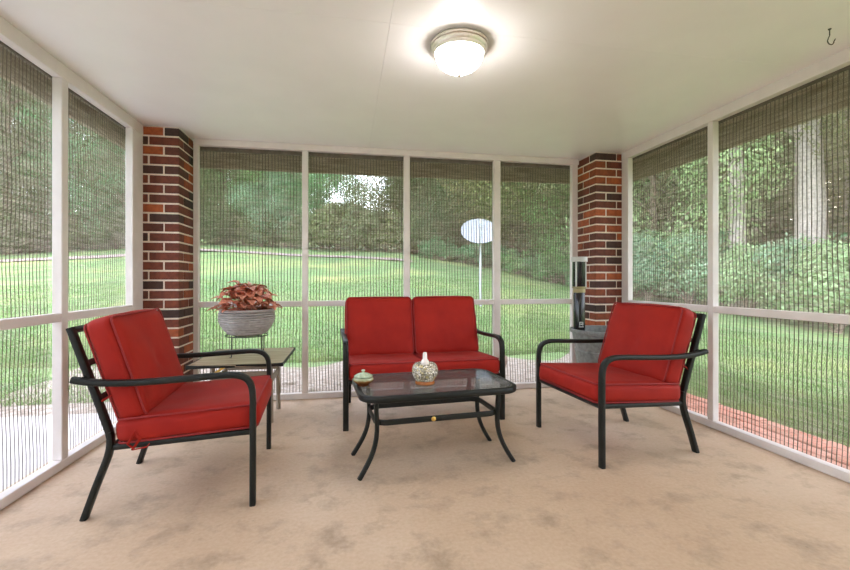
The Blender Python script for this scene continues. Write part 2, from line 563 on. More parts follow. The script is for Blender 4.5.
# ------------------------------------------------------------------ brick columns
S, BL, BW, BJ = 0.315, 0.204, 0.100, 0.011
NC = 30; CH = ZC / NC
bm_ = MB().box(-BL / 2, BL / 2, -BW / 2, BW / 2, 0, CH - 0.013, 0.003)
brick_mesh = bm_.mesh('brick', M['brick'])
def column(x0, y0):
    c = empty('brick_column', (x0 + S / 2, y0 + S / 2, 0)); tag(c, kind='structure')
    h = S / 2
    MB().box(-h + 0.005, h - 0.005, -h + 0.005, h - 0.005, 0, ZC - 0.002).build('mortar', M['mortar'], c)
    e = h - BW / 2; l = h - BL / 2
    for i in range(NC):
        if i % 2 == 0: pos = [(l, -e, 0), (e, l, 1), (-l, e, 0), (-e, -l, 1)]
        else: pos = [(-l, -e, 0), (e, -l, 1), (l, e, 0), (-e, l, 1)]
        for px_, py_, r in pos:
            b = bpy.data.objects.new('brick', brick_mesh)
            b.location = (px_ + random.uniform(-.0015, .0015), py_ + random.uniform(-.0015, .0015), i * CH + 0.004)
            b.rotation_euler = (0, 0, (PI / 2 if r else 0) + (PI if random.random() < .5 else 0) + random.uniform(-.006, .006))
            link(b, c)
    return c
column(-1.240 - S, 3.512)
column(2.190, 3.512)

# ------------------------------------------------------------------ woven blinds, one for each bay
PITCH = 0.0255
def blind(axis, face, out, a0, a1, label):
    """woven roll-down blind hung outside the frame: reed sheet, stitched strings, head and foot battens"""
    L = a1 - a0; H = 2.09; zb = 0.012
    d = OUT + 0.014
    if axis == 'y': o = empty('woven_blind', (face + out * d, a0, zb), PI / 2)
    else: o = empty('woven_blind', (a0, face + out * d, zb), 0)
    # local frame: x along the wall, z up; sheet hangs with a light waviness
    nx, nz = 26, 12
    ph = random.uniform(0, 6)
    def dy(x, z): return 0.004 * math.sin(x * 7 + ph) * (0.3 + (1 - z / H)) + 0.003 * math.sin(z * 9 + ph * 2)
    def sway(x, z): return 0.006 * math.sin(z * 3.1 + ph + x * 2) * (1 - z / H) + 0.0025 * math.sin(z * 11 + x * 9)
    mb = MB(); V = [(L * i / nx, dy(L * i / nx, H * j / nz), H * j / nz) for j in range(nz + 1) for i in range(nx + 1)]
    mb.add(V, [(j * (nx + 1) + i, j * (nx + 1) + i + 1, (j + 1) * (nx + 1) + i + 1, (j + 1) * (nx + 1) + i) for j in range(nz) for i in range(nx)])
    mb.build('reed_sheet', M['reed'], o, True)
    st = MB(); k = 0; x = PITCH * 0.5
    while x < L - 0.004:
        w = random.uniform(0.0021, 0.0032)
        xx = x + random.uniform(-0.002, 0.002)
        pts = [(xx + sway(xx, H * j / 16), dy(xx, H * j / 16), H * j / 16) for j in range(17)]
        st.sweep(pts, [(w, 0), (0, 0.0018), (-w, 0), (0, -0.0018)], side=(1, 0, 0))
        x += PITCH
    s = st.build('string_stitching', M['string'], o)
    s['kind'] = 'stuff'
    MB().box(0, L, -0.012, 0.012, H - 0.03, H + 0.01, 0.003).build('head_batten', M['string'], o)
    MB().box(0, L, -0.009, 0.009, -0.004, 0.012, 0.003).build('foot_batten', M['string'], o)
    tag(o, label, 'blind', 'woven blinds around the porch')
    return o

gap = 0.004
def bays(posts): return [((p0 + p1) / 2 + gap, (q0 + q1) / 2 - gap) for (p0, p1), (q0, q1) in zip(posts[:-1], posts[1:])]
lab_l = ['woven reed blind in the patio side screen beside the house wall'] + ['woven reed blind in the patio side screen towards the house'] * 3 + \
        ['woven reed blind beside the red armchair, in front of the pale patio slab',
         'woven reed blind in the patio side screen beside the brick column']
for (a0, a1), lb in zip(bays(L_POSTS), lab_l): blind('y', XL, -1, a0, a1, lb)
lab_r = ['woven reed blind in the brick-edged side screen beside the house wall'] + ['woven reed blind in the brick-edged side screen towards the house'] * 3 + \
        ['wide woven reed blind in front of the red brick edging and lawn',
         'woven reed blind behind the red armchair, next to the grey planter']
for (a0, a1), lb in zip(bays(R_POSTS), lab_r): blind('y', XR, 1, a0, a1, lb)
lab_b = ['woven reed blind behind the potted red-leaved plant', 'woven reed blind behind the loveseat, adjoining the blind behind the potted plant',
         'woven reed blind behind the loveseat, before the satellite dish', 'woven reed blind between the loveseat and the grey planter']
for (a0, a1), lb in zip(bays(B_POSTS), lab_b): blind('x', YB, 1, a0, a1, lb)

# ------------------------------------------------------------------ terrain
EDGE = [(-19.834, 29.02, 2.44), (-9.402, 30.171, 3.33), (-2.781, 26.933, 2.86), (2.68, 21.874, 2.37), (5.9, 17.222, 1.45), (7.662, 13.852, .75), (8.425, 11.68, .51), (9.689, 9.926, .27), (10.939, 7.666, -.087)]
E_AZ = np.array([math.atan2(x, y) for x, y, z in EDGE]); E_R = np.array([math.hypot(x, y) for x, y, z in EDGE]); E_Z = np.array([z for x, y, z in EDGE])
E_AZ = np.concatenate([[-2.6, -1.2], E_AZ, [1.6, 2.6]]); E_R = np.concatenate([[30, 32], E_R, [12, 20]]); E_Z = np.concatenate([[0, 1.2], E_Z, [-.1, -.1]])
GZ = -0.10
def edge(az): return float(np.interp(az, E_AZ, E_R)), float(np.interp(az, E_AZ, E_Z))
def ground(x, y):
    r = math.hypot(x, y); az = math.atan2(x, y)
    re, ze = edge(az); r0 = 6.2
    if r <= r0: return GZ
    t = (r - r0) / (re - r0)
    z = GZ + (ze - GZ) * (t if t > 0.15 else t * t / 0.15 * 0.5 + t * 0.5)
    if t > 1: z = ze + (r - re) * max(0.05, (ze - 1) / re + 0.05)
    return z + 0.03 * math.sin(x * 0.7) * math.sin(y * 0.6) * min(1, (r - r0) / 3)
na, nr = 96, 46
radii = [0.0] + [1.2 * 1.11 ** i for i in range(nr)]
tv = [(0, 0, GZ)]; tf = []
for i in range(1, len(radii)):
    for k in range(na):
        a = 2 * PI * k / na
        x, y = radii[i] * math.sin(a), radii[i] * math.cos(a)
        tv.append((x, y, ground(x, y)))
for k in range(na): tf.append((0, 1 + (k + 1) % na, 1 + k))
for i in range(1, len(radii) - 1):
    for k in range(na):
        l = (k + 1) % na; b0 = 1 + (i - 1) * na; b1 = b0 + na
        tf.append((b0 + k, b0 + l, b1 + l, b1 + k))
terr = MB().add(tv, tf).build('ground', M['ground'], smooth=True)
tag(terr, kind='structure')

def draped(name, poly_fn, nu, nv, lift, mat):
    V = []; Fc = []
    for j in range(nv + 1):
        for i in range(nu + 1):
            x, y = poly_fn(i / nu, j / nv); V.append((x, y, ground(x, y) + lift))
    for j in range(nv):
        for i in range(nu):
            b = j * (nu + 1) + i; Fc.append((b, b + 1, b + nu + 2, b + nu + 1))
    return MB().add(V, Fc).build(name, mat, smooth=True)

# bed of leaf litter and gravel outside the rear screen
def bed(u, v):
    x = -3.2 + u * 6.6
    return x, YB + 0.14 + v * (2.1 + 0.35 * math.sin(x * 1.7) + 0.2 * math.sin(x * 4.1))
o = draped('mulch_bed', bed, 40, 12, 0.015, M['litter']); tag(o, kind='structure')
def bed2(u, v):
    x = -6.5 + u * 4.9
    return x, 3.87 + v * (0.55 + 0.25 * math.sin(x * 2.1)) + 0.02
o = draped('mulch_edge', bed2, 30, 6, 0.012, M['litter']); tag(o, kind='structure')
# road along the top of the lawn
def road_fn(u, v):
    az = -0.85 + u * 1.0
    re, _ = edge(az)
    r = re * (0.84 + 0.05 * u) - v * (2.6 - 2.0 * u)
    return r * math.sin(az), r * math.cos(az)
o = draped('road', road_fn, 60, 4, 0.05, M['road']); tag(o, kind='structure')
# concrete patio beside the porch
MB().box(-6.5, XL - 0.15, -6.0, 3.87, -0.20, -0.06, 0.01).build('patio_slab', M['slab'])
tag(bpy.data.objects['patio_slab'], kind='structure')

# brick edging outside the long screen
edging = empty('brick_edging', (0, 0, GZ)); tag(edging, kind='structure')
pv = MB().box(-0.101, 0.101, -0.0485, 0.0485, 0, 0.05, 0.005).mesh('brick', M['paver'])
MB().box(XR + 0.15, 3.145, 0.4, 4.60, 0.0, 0.026).build('sand_bed', M['mortar'], edging)
for i in range(5):
    for j in range(19):
        b = bpy.data.objects.new('brick', pv)
        y = 0.55 + j * 0.208 + (0.104 if i % 2 else 0.0)
        b.location = (XR + 0.205 + i * 0.1115, y, random.uniform(-0.006, 0.004))
        b.rotation_euler = (random.uniform(-.02, .02), random.uniform(-.02, .02), PI / 2 + random.uniform(-.03, .03))
        link(b, edging)

# grass blades, thick near the screens
def grass_blades(n, sampler, h0, h1, w):
    P = []
    while len(P) < n:
        x, y = sampler()
        P.append((x, y, ground(x, y)))
    P = np.array(P)
    a = rng.uniform(0, 2 * PI, n); hh = rng.uniform(h0, h1, n); lean = rng.normal(0, 0.4, (n, 2)) * hh[:, None]
    ww = w * rng.uniform(.6, 1.3, n)
    d = np.stack([np.cos(a) * ww, np.sin(a) * ww, np.zeros(n)], 1)
    tip = P + np.stack([lean[:, 0], lean[:, 1], hh], 1)
    V = np.empty((n, 3, 3)); V[:, 0] = P - d; V[:, 1] = P + d; V[:, 2] = tip
    return V.reshape(-1, 3), np.arange(n * 3).reshape(-1, 3)
def samp_right():
    r = 3.3 + 6.5 * random.random() ** 1.4; a = random.uniform(0.40, 1.35)
    x, y = r * math.sin(a), r * math.cos(a)
    if x < 3.14: x = 3.14 + random.random() * 1.2
    return x, y
def samp_back():
    y = 5.95 + 8 * random.random() ** 1.6
    return random.uniform(-0.9, 0.75) * y, y
def samp_left():
    y = 4.3 + 6 * random.random() ** 1.5
    return -1.9 - random.random() * y * 0.8, y
gv, gf = [], []; base = 0
for n, s, h0, h1, w in ((70000, samp_right, .03, .085, .0035), (70000, samp_back, .03, .08, .006), (25000, samp_left, .03, .08, .005)):
    v, f = grass_blades(n, s, h0, h1, w); gv.append(v); gf.append(f + base); base += len(v)
o = bpy.data.objects.new('lawn_grass', big_mesh('lawn_grass', np.concatenate(gv), np.concatenate(gf), M['grass']))
link(o); tag(o, 'short mown green grass growing over the lawn', 'grass', kind='stuff')

# ------------------------------------------------------------------ plants beyond the lawn
def leaf_cloud(centers, radii, per, size, squash=0.8):
    V = []
    for c, r in zip(centers, radii):
        n = max(4, int(per * r * r))
        u = rng.normal(0, 1, (n, 3)); u /= np.linalg.norm(u, axis=1)[:, None]
        rad = r * rng.uniform(0.55, 1.05, n)[:, None]
        p = np.array(c) + u * rad * np.array([1, 1, squash])
        nrm = u + rng.normal(0, .6, (n, 3)) + np.array([0, 0, .3]); nrm /= np.linalg.norm(nrm, axis=1)[:, None]
        t = np.cross(nrm, rng.normal(0, 1, (n, 3))); t /= np.linalg.norm(t, axis=1)[:, None]
        b = np.cross(nrm, t)
        s = (size * rng.uniform(.6, 1.4, n))[:, None]
        V.append(np.stack([p - t * s, p - b * s * .5, p + t * s, p + b * s * .5], 1))
    V = np.concatenate(V).reshape(-1, 3)
    return V, np.arange(len(V)).reshape(-1, 4)

def limb(mb, pts, r0, r1, n=7):
    rs = [r0 + (r1 - r0) * i / (len(pts) - 1) for i in range(len(pts))]
    mb.tube(pts, 1, n, radii=rs)

def make_tree(name, height, trunk_r, crown_base, crown_r, leafm, barkm, nblob=26, leaf=0.16, per=240, conifer=False):
    o = empty(name)
    tr = MB()
    top = Vector((random.uniform(-.4, .4), random.uniform(-.4, .4), height * .92))
    mid = Vector((random.uniform(-.25, .25), random.uniform(-.25, .25), height * .45))
    limb(tr, bez((0, 0, -0.3), (0, 0, height * .2), mid, top, 8), trunk_r, trunk_r * .25, 9)
    C = []; R = []
    for i in range(nblob):
        t = (i + random.random()) / nblob
        z = crown_base + (height - crown_base) * t
        prof = (1 - t) ** .8 if conifer else math.sin(PI * (0.12 + 0.83 * t)) ** .6
        rr = crown_r * prof * random.uniform(.35, 1.0)
        a = i * 2.4 + random.uniform(-.4, .4)
        c = Vector((math.cos(a) * rr, math.sin(a) * rr, z))
        C.append(c[:]); R.append(crown_r * (0.26 if conifer else .36) * random.uniform(.7, 1.25))
        if i % 2 == 0:
            root = Vector((0, 0, max(crown_base * .7, z - rr * .7)))
            limb(tr, bez(root, root + (c - root) * .3 + Vector((0, 0, .2)), c - Vector((0, 0, .3)), c, 4), trunk_r * .3, trunk_r * .06, 5)
    tr.build('trunk', barkm, o, True)
    v, f = leaf_cloud(C, R, per, leaf)
    cr = bpy.data.objects.new('crown', big_mesh('crown', v, f, leafm)); link(cr, o)
    return o

def make_shrub(name, w, h, leafm, leaf=0.06, nblob=14, per=900):
    o = empty(name)
    C = []; R = []; st = MB()
    for i in range(nblob):
        a = random.uniform(0, 2 * PI); rr = w * .5 * math.sqrt(random.random()) * .8
        z = h * random.uniform(.25, .85) * (1 - .4 * (rr / (w * .5)) ** 2)
        C.append((rr * math.cos(a), rr * math.sin(a), z)); R.append(min(w, h) * random.uniform(.18, .30))
        if i % 2 == 0: limb(st, bez((0, 0, -0.1), (rr * .2 * math.cos(a), rr * .2 * math.sin(a), z * .4), (C[-1][0] * .8, C[-1][1] * .8, z * .7), C[-1], 4), .02, .006, 5)
    st.build('stems', M['bark'], o, True)
    v, f = leaf_cloud(C, R, per, leaf, .9)
    link(bpy.data.objects.new('foliage', big_mesh('foliage', v, f, leafm)), o)
    return o

def az_of(px): return YAW + math.atan((px - 425.0) / F_PX)
def spot(px, dist): a = az_of(px); return dist * math.sin(a), dist * math.cos(a)

protos = {}
def place(kind, maker, x, y, s, label, cat, group, sink=0.0):
    if kind not in protos:
        o = maker(); protos[kind] = o
    else:
        o = copy_thing(protos[kind])
    o.location = (x, y, ground(x, y) - sink)
    o.rotation_euler = (0, 0, random.uniform(0, 6.28))
    o.scale = (s, s, s * random.uniform(.92, 1.1))
    tag(o, label, cat, group)
    return o

T = {
 'broad1': lambda: make_tree('leafy_tree', 13, .24, 2.2, 4.2, M['leaf_a'], M['bark'], 34, .062, 1100),
 'broad2': lambda: make_tree('leafy_tree', 15, .28, 1.2, 4.0, M['leaf_b'], M['bark'], 38, .062, 1100),
 'broad3': lambda: make_tree('leafy_tree', 10, .18, 0.8, 3.6, M['leaf_d'], M['bark'], 30, .058, 1100),
 'pale': lambda: make_tree('pale_leafed_tree', 7.5, .14, 0.8, 3.2, M['leaf_c'], M['bark'], 24, .055, 1100),
 'oak': lambda: make_tree('thick_trunked_tree', 16, .42, 5.5, 4.0, M['leaf_b'], M['pale_bark'], 36, .062, 1000),
 'pine': lambda: make_tree('straight_pine', 17, .22, 5.5, 3.0, M['leaf_a'], M['pale_bark'], 40, .06, 1200, True),
}
LT = {
 'broad1': ('tall dark green leafy tree', 'trees beyond the lawn'),
 'broad2': ('tall olive green leafy tree', 'trees beyond the lawn'),
 'broad3': ('shorter fresh green tree', 'trees beyond the lawn'),
 'pale': ('small tree with pale leaves', 'pale trees at the lawn edge'),
 'oak': ('thick pale trunked tree', 'thick pale trunks in the woods'),
 'pine': ('straight pale trunked tree', 'pale trunks in the woods'),
}
def zone(px):
    for lim, t in ((150, 'beyond the patio slab'), (330, 'past the road behind the potted plant'), (425, 'past the lawn behind the loveseat'), (520, 'behind the satellite dish'), (630, 'past the lawn behind the planter')):
        if px < lim: return t
    return 'beyond the brick edging'
def tree(kind, px, dist, s=1.0, deep=False):
    x, y = spot(px, dist)
    lab = LT[kind][0] + (' deep in the woods ' if deep else ' at the woods edge ') + zone(px)
    place(kind, T[kind], x, y, s, lab, 'tree', LT[kind][1] + ', ' + zone(px))

# the front row, then two deeper rows that close the view
row1 = [('broad1', -110, 38), ('broad2', 8, 37), ('broad3', 95, 37), ('broad2', 165, 35), ('broad1', 225, 33.5), ('pale', 285, 30.5), ('broad3', 250, 34),
        ('broad3', 322, 30), ('broad1', 415, 26), ('broad2', 445, 24), ('broad1', 478, 22), ('broad2', 515, 20.5), ('broad1', 548, 19), ('broad3', 582, 18),
        ('broad2', 612, 17), ('pale', 655, 15.5), ('broad1', 695, 18), ('broad2', 1060, 15)]
for k, p, d in row1: tree(k, p, d, random.uniform(.9, 1.1))
for k, p, d in [('pine', 668, 19), ('pine', 737, 14.2), ('pine', 752, 18), ('oak', 812, 14.6), ('pine', 855, 17), ('pine', 700, 22), ('pine', 535, 26), ('pine', 300, 40)]: tree(k, p, d, random.uniform(.95, 1.15))
for i, p in enumerate(range(-150, 1050, 52)):
    if 335 < p < 400 or 20 < p < 60: continue
    re, _ = edge(az_of(p))
    tree(['broad2', 'broad1', 'broad2', 'broad1', 'pine'][i % 5], p + random.uniform(-15, 15), re * 1.55 + 6 + random.uniform(-2, 2), random.uniform(1.05, 1.35) * (0.85 if p > 680 else 1), True)

SH = {
 'low': lambda: make_shrub('low_shrub', 2.0, 1.0, M['leaf_d'], .055, 18, 1500),
 'bushy': lambda: make_shrub('leafy_bush', 2.4, 1.9, M['leaf_d'], .07, 22, 900),
 'white': lambda: make_shrub('pale_bush', 2.2, 2.2, M['leaf_c'], .06, 22, 900),
 'dark': lambda: make_shrub('dark_bush', 3.0, 2.6, M['leaf_a'], .09, 22, 520),
}
LS = {
 'low': ('low green ground cover shrub', 'low shrubs at the lawn edge'),
 'bushy': ('bushy fresh green shrub below pale trunks', 'bushy shrubs in the woods'),
 'white': ('rounded pale whitish green bush', 'pale bushes beside the lawn'),
 'dark': ('dark green bush under the trees', 'dark bushes under the trees'),
}
def shrub(kind, px, dist, s=1.0):
    x, y = spot(px, dist)
    place(kind, SH[kind], x, y, s, LS[kind][0] + ' ' + zone(px), 'shrub', LS[kind][1] + ', ' + zone(px))
for p in range(430, 640, 17):
    re, _ = edge(az_of(p)); shrub('low', p + random.uniform(-5, 5), re * 1.02 + random.uniform(0, 1.2), random.uniform(.8, 1.15))
for p in range(645, 930, 26):
    re, _ = edge(az_of(p)); shrub('bushy', p + random.uniform(-8, 8), re * 1.04 + random.uniform(0.0, 1.2), random.uniform(.9, 1.35))
for p, d in ((634, 14.2), (648, 14.0), (676, 14.5), (690, 13.8), (748, 13.0), (838, 12.2), (780, 13.4)): shrub('white', p, d, random.uniform(.7, .95))
for p in range(-60, 430, 16):
    re, _ = edge(az_of(p)); shrub('dark', p + random.uniform(-5, 5), re * 1.05 + random.uniform(0, 2.0), random.uniform(.8, 1.2))
for p in range(-140, 960, 34):
    re, _ = edge(az_of(p)); shrub('dark', p + random.uniform(-8, 8), re * 1.14 + 1.5 + random.uniform(0, 1.5), random.uniform(.85, 1.3))

# satellite dish on its pole
dx, dyy = 3.03, 9.61
gz = ground(dx, dyy)
dish = empty('satellite_dish', (dx, dyy, gz))
zc = 2.16 - gz
MB().tube([(0.03, 0, -0.2), (0.03, 0.02, zc - 0.25), (0.03, 0.10, zc - 0.05)], 0.03, 10).build('pole', M['pole'], dish, True)
tilt = Matrix.Translation((0, 0, zc)) @ Matrix.Rotation(math.radians(-12), 4, 'Z') @ Matrix.Rotation(math.radians(48), 4, 'X')
R0 = 0.43; mb = MB()
prof = [(R0 * i / 10, 0.09 * (i / 10) ** 2 - 0.09) for i in range(11)] + [(R0, 0.012), (R0 - .01, -0.004)] + [(R0 * i / 10, 0.09 * (i / 10) ** 2 - 0.105) for i in range(9, -1, -1)]
mb.lathe(prof, 40)
mb.v = [tuple(tilt @ Vector(p)) for p in mb.v]
mb.build('reflector', M['dish'], dish, True)
am = MB().tube([tilt @ Vector((0, -0.40, -0.05)), tilt @ Vector((0, -0.30, 0.20)), tilt @ Vector((0, -0.10, 0.34))], 0.012, 6)
am.build('feed_arm', M['pole'], dish, True)
MB().lathe([(0, -.05), (.035, -.05), (.035, .05), (0, .05)], 12, tuple(tilt @ Vector((0, -0.08, 0.36)))).build('receiver', M['can_grey'], dish, True)
tag(dish, 'oval grey satellite dish on a pole standing in the lawn', 'dish')

# brown globe and stones on the ground behind the rear screen
def rock(x, y, r, name='garden_stone', lab='small rounded stone lying in the leaf litter bed'):
    bm = bmesh.new(); bmesh.ops.create_icosphere(bm, subdivisions=2, radius=r)
    for v in bm.verts: v.co *= 1 + random.uniform(-.18, .18)
    for v in bm.verts: v.co.z *= .65
    me = bpy.data.meshes.new(name); bm.to_mesh(me); bm.free(); me.materials.append(M['rock'])
    o = bpy.data.objects.new(name, me); o.location = (x, y, ground(x, y) + r * .4); link(o)
    tag(o, lab, 'stone', 'stones in the litter bed')
for x, y, r in ((-0.35, 4.35, .05), (-.1, 4.6, .04), (0.02, 4.2, .035), (.75, 4.5, .045), (1.6, 4.6, .05), (1.9, 4.3, .04), (-.6, 4.7, .06)): rock(x, y, r)
gx, gy = 1.945, 5.15
gl = empty('garden_globe', (gx, gy, ground(gx, gy) + 0.012))
MB().lathe([(0, 0.02), (.03, .02), (.047, .06), (.05, .085), (.047, .11), (.034, .137), (.018, .148), (0, .15)], 20).build('ball', M['globe'], gl, True)
MB().lathe([(0, 0), (.034, 0), (.034, .012), (.024, .03), (0, .03)], 16).build('foot', M['bark'], gl, True)
tag(gl, 'small brown globe ornament on the ground beyond the loveseat arm', 'ornament')

# ------------------------------------------------------------------ ceiling lamp and hook
def ceiling_lamp(x, y, label):
    lamp = empty('ceiling_lamp', (x, y, ZC))
    MB().lathe([(0, 0), (.138, 0), (.142, -.006), (.140, -.016), (.135, -.018), (.136, -.028), (.131, -.036), (.129, -.038), (.130, -.047), (.125, -.055), (.115, -.055), (.115, -.04), (0, -.04)], 48).build('mounting_ring', M['nickel'], lamp, True)
    MB().lathe([(.116 * math.cos(a), -.050 - .088 * math.sin(a)) for a in [PI / 2 * k / 14 for k in range(15)]], 48).build('glass_dome', M['lamp_glass'], lamp, True)
    MB().lathe([(0, -.133), (.014, -.133), (.016, -.139), (.008, -.144), (.009, -.151), (.006, -.159), (0, -.164)], 16).build('finial', M['nickel'], lamp, True)
    tag(lamp, label, 'lamp')
ceiling_lamp(.540, 2.035, 'nickel flush ceiling lamp with glowing alabaster glass dome above the coffee table')
ceiling_lamp(.535, -0.70, 'added unseen fill lamp with glowing glass dome near the house wall')  # extra lamp behind the camera, added to even out the ceiling light

hook = empty('ceiling_hook', (2.179, 1.608, ZC))
pts = [(0, 0, 0.004), (0, 0, -.030), (-.008, 0, -.045)] + [(.006 - .018 * math.cos(a), 0, -.055 - .016 * math.sin(a)) for a in [PI * k / 8 for k in range(9)]] + [(.032, 0, -.042)]
MB().tube(pts, 0.0022, 6).build('hook_wire', M['wire'], hook, True)
MB().lathe([(0, 0), (.007, 0), (.006, -.003), (0, -.003)], 12).build('screw_plate', M['wire'], hook, True)
tag(hook, 'small dark metal screw hook in the painted ceiling', 'hook')

# ------------------------------------------------------------------ cushions
def cushion_mesh(name, lx, ly, t, bulge=0.22, rad=0.035, dimples=(), seed=0, sag=0.0):
    """a stuffed box cushion, x: length, y: width, z: thickness, centred"""
    n = 22
    bm = bmesh.new()
    bmesh.ops.create_cube(bm, size=2.0)
    bmesh.ops.subdivide_edges(bm, edges=bm.edges[:], cuts=n, use_grid_fill=True)
    from mathutils import noise as mn
    hx, hy, hz = lx / 2, ly / 2, t / 2
    for v in bm.verts:
        u, w, k = v.co
        p = Vector((u * hx, w * hy, k * hz))
        r = min(rad, hz * .8)
        c = Vector((max(-hx + r, min(hx - r, p.x)), max(-hy + r, min(hy - r, p.y)), max(-hz + r, min(hz - r, p.z))))
        d = p - c
        if d.length > 1e-6: p = c + d.normalized() * r
        e = max(0, 1 - u ** 4) * max(0, 1 - w ** 4)
        p.z *= 1 + bulge * e
        sx = max(0, 1 - w ** 4) * max(0, 1 - k * k) ; sy = max(0, 1 - u ** 4) * max(0, 1 - k * k)
        p.x += 0.010 * math.copysign(1, u) * sx * abs(u) ** 6
        p.y += 0.010 * math.copysign(1, w) * sy * abs(w) ** 6
        for dx_, dy_, s_, dep in dimples:
            q = ((p.x - dx_) ** 2 + (p.y - dy_) ** 2) / (s_ * s_)
            if k > 0: p.z -= dep * math.exp(-q)
        p += Vector((0, 0, 1)) * (mn.noise(Vector((p.x * 7 + seed, p.y * 7, k * 2))) * 0.006)
        p.x += mn.noise(Vector((p.y * 6, p.z * 14 + seed, u))) * 0.004
        p.z -= sag * (1 - w * w) * (0.5 + .5 * u)
        v.co = p
    me = bpy.data.meshes.new(name); bm.to_mesh(me); bm.free()
    me.materials.append(M['red'])
    me.polygons.foreach_set('use_smooth', [True] * len(me.polygons))
    return me

def add_cushion(name, parent, lx, ly, t, mtx, seed, bulge=.2, dimples=(), ties=()):
    o = bpy.data.objects.new(name, cushion_mesh(name, lx, ly, t, bulge, dimples=dimples, seed=seed))
    link(o, parent); o.matrix_local = mtx
    pm = MB()
    for sz in (1, -1):
        loop = rr_loop(lx - .012, ly - .012, .03, sz * (t / 2 - .006), 6)
        pm.tube(loop, .0045, 6, closed=True)
    pm.build('piping', M['red_piping'], o, True)
    for tie in ties:
        MB().sweep(tie, rrect(.012, .003, .001, 2)).build('tie_strap', M['red'], o, True)
    return o

# ------------------------------------------------------------------ armchairs and loveseat (local: +x forward, y across)
SEC = rrect(.038, .026, .008, 3)      # lateral x in-plane
def seating(name, W, n_cush, seed):
    root = empty(name)
    h = W / 2
    for s in (-1, 1):
        y = s * (h - .019)
        lat = (0, 1, 0)
        MB().sweep([(.325, y, 0), (.326, y, .25), (.326, y, .462)], SEC, side=lat).build('leg', M['black_metal'], root, True)
        arm = [(.326, y, .462)] + bez((.326, y, .462), (.326, y, .545), (.315, y, .586), (.215, y, .585), 10)[1:] + bez((.215, y, .585), (.10, y, .582), (-.10, y, .566), (-.22, y, .574), 8)[1:] + bez((-.22, y, .574), (-.28, y, .578), (-.32, y, .584), (-.364, y, .596), 4)[1:]
        MB().sweep(arm, SEC, side=lat).build('armrest', M['black_metal'], root, True)
        yb = s * (h - .019 - .045)
        MB().sweep([(-.343, yb, 0), (-.30, yb, .13), (-.262, yb, .235)] + bez((-.262, yb, .235), (-.247, yb, .28), (-.240, yb, .315), (-.250, yb, .36), 5)[1:], SEC, side=lat).build('leg', M['black_metal'], root, True)
        MB().sweep([(-.250, yb, .36), (-.30, yb, .52), (-.355, yb, .69), (-.392, yb, .805)], SEC, side=lat).build('back_post', M['black_metal'], root, True)
        # seat side rail
        MB().sweep([(-.245, yb, .292), (0, yb + s * .01, .305), (.318, yb + s * .02, .320)], rrect(.024, .024, .006, 3), side=lat).build('side_rail', M['black_metal'], root, True)
        MB().sweep([(-.33, yb + s * .002, .593), (-.33, y, .593)], rrect(.02, .02, .005, 3)).build('arm_bracket', M['black_metal'], root, True)
    w = h - .06
    q = rrect(.024, .024, .006, 3)
    for nm, x, z, ww in (('front_rail', .318, .320, w + .022), ('back_rail', -.243, .292, w), ('back_rail', -.388, .793, w)):
        MB().sweep([(x, -ww, z), (x, ww, z)], q).build(nm, M['black_metal'], root, True)
    # flat straps that carry the cushions
    ns = 4 if n_cush == 1 else 8
    for i in range(ns):
        yy = -w + (i + .5) * 2 * w / ns
        MB().sweep([(-.243, yy, .304), (.318, yy, .332)], rrect(.03, .006, .002, 2), side=(0, 1, 0)).build('seat_strap', M['black_metal'], root)
    for zz, xx in ((.50, -.294), (.65, -.342)):
        MB().sweep([(xx, -w, zz), (xx, w, zz)], rrect(.006, .03, .002, 2)).build('back_strap', M['black_metal'], root)
    cw = (2 * w + .05) / n_cush
    for i in range(n_cush):
        yc = -w - .025 + cw * (i + .5)
        dim = [(0.10, 0.02, .13, .010), (-.05, -.1, .10, .006)] if n_cush == 1 else [(.02, 0, .14, .006)]
        mtx = Matrix.Translation((.060, yc, .376)) @ Matrix.Rotation(math.radians(-2.9), 4, 'Y')
        tie = []
        if n_cush == 1:
            tie = [[(-.20, -cw / 2 - .004, 0.0), (-.23, -cw / 2 - .012, -.05), (-.205, -cw / 2 - .016, -.075), (-.16, -cw / 2 - .012, -.072), (-.15, -cw / 2 - .010, -.060)],
                   [(-.20, -cw / 2 - .004, 0.0), (-.185, -cw / 2 - .010, -.035), (-.215, -cw / 2 - .014, -.078)]]
        add_cushion('seat_cushion', root, .57, cw - .004, .112, mtx, seed + i, .10, dim, tie)
        lean = math.atan2(.142, .445)
        m2 = Matrix.Translation((-.232, yc, .645)) @ Matrix.Rotation(-lean, 4, 'Y') @ Matrix.Rotation(PI / 2, 4, 'Y') @ Matrix.Rotation(PI, 4, 'X') 
        # local x -> downwards along the back, z -> forward
        m2 = Matrix.Translation((-.232 if n_cush > 1 else -.227, yc, .628 if n_cush > 1 else .616)) @ Matrix(((-math.sin(lean), 0, math.cos(lean), 0), (0, -1, 0, 0), (math.cos(lean), 0, math.sin(lean), 0), (0, 0, 0, 1)))
        dim2 = [(-.02, 0.0, .035, .012)] if n_cush == 1 else []
        tie2 = []
        if n_cush == 1:
            tie2 = [[(-.09, s * (cw / 2 - .018), -.03), (-.10, s * (cw / 2 - .020), -.075), (-.11, s * (cw / 2 - .030), -.10)] for s in (-1, 1)]
        add_cushion('back_cushion', root, .480 if n_cush > 1 else .462, cw - (.006 if n_cush > 1 else .035), .115, m2, seed + 5 + i, .20 if n_cush == 1 else .16, dim2, tie2)
    return root

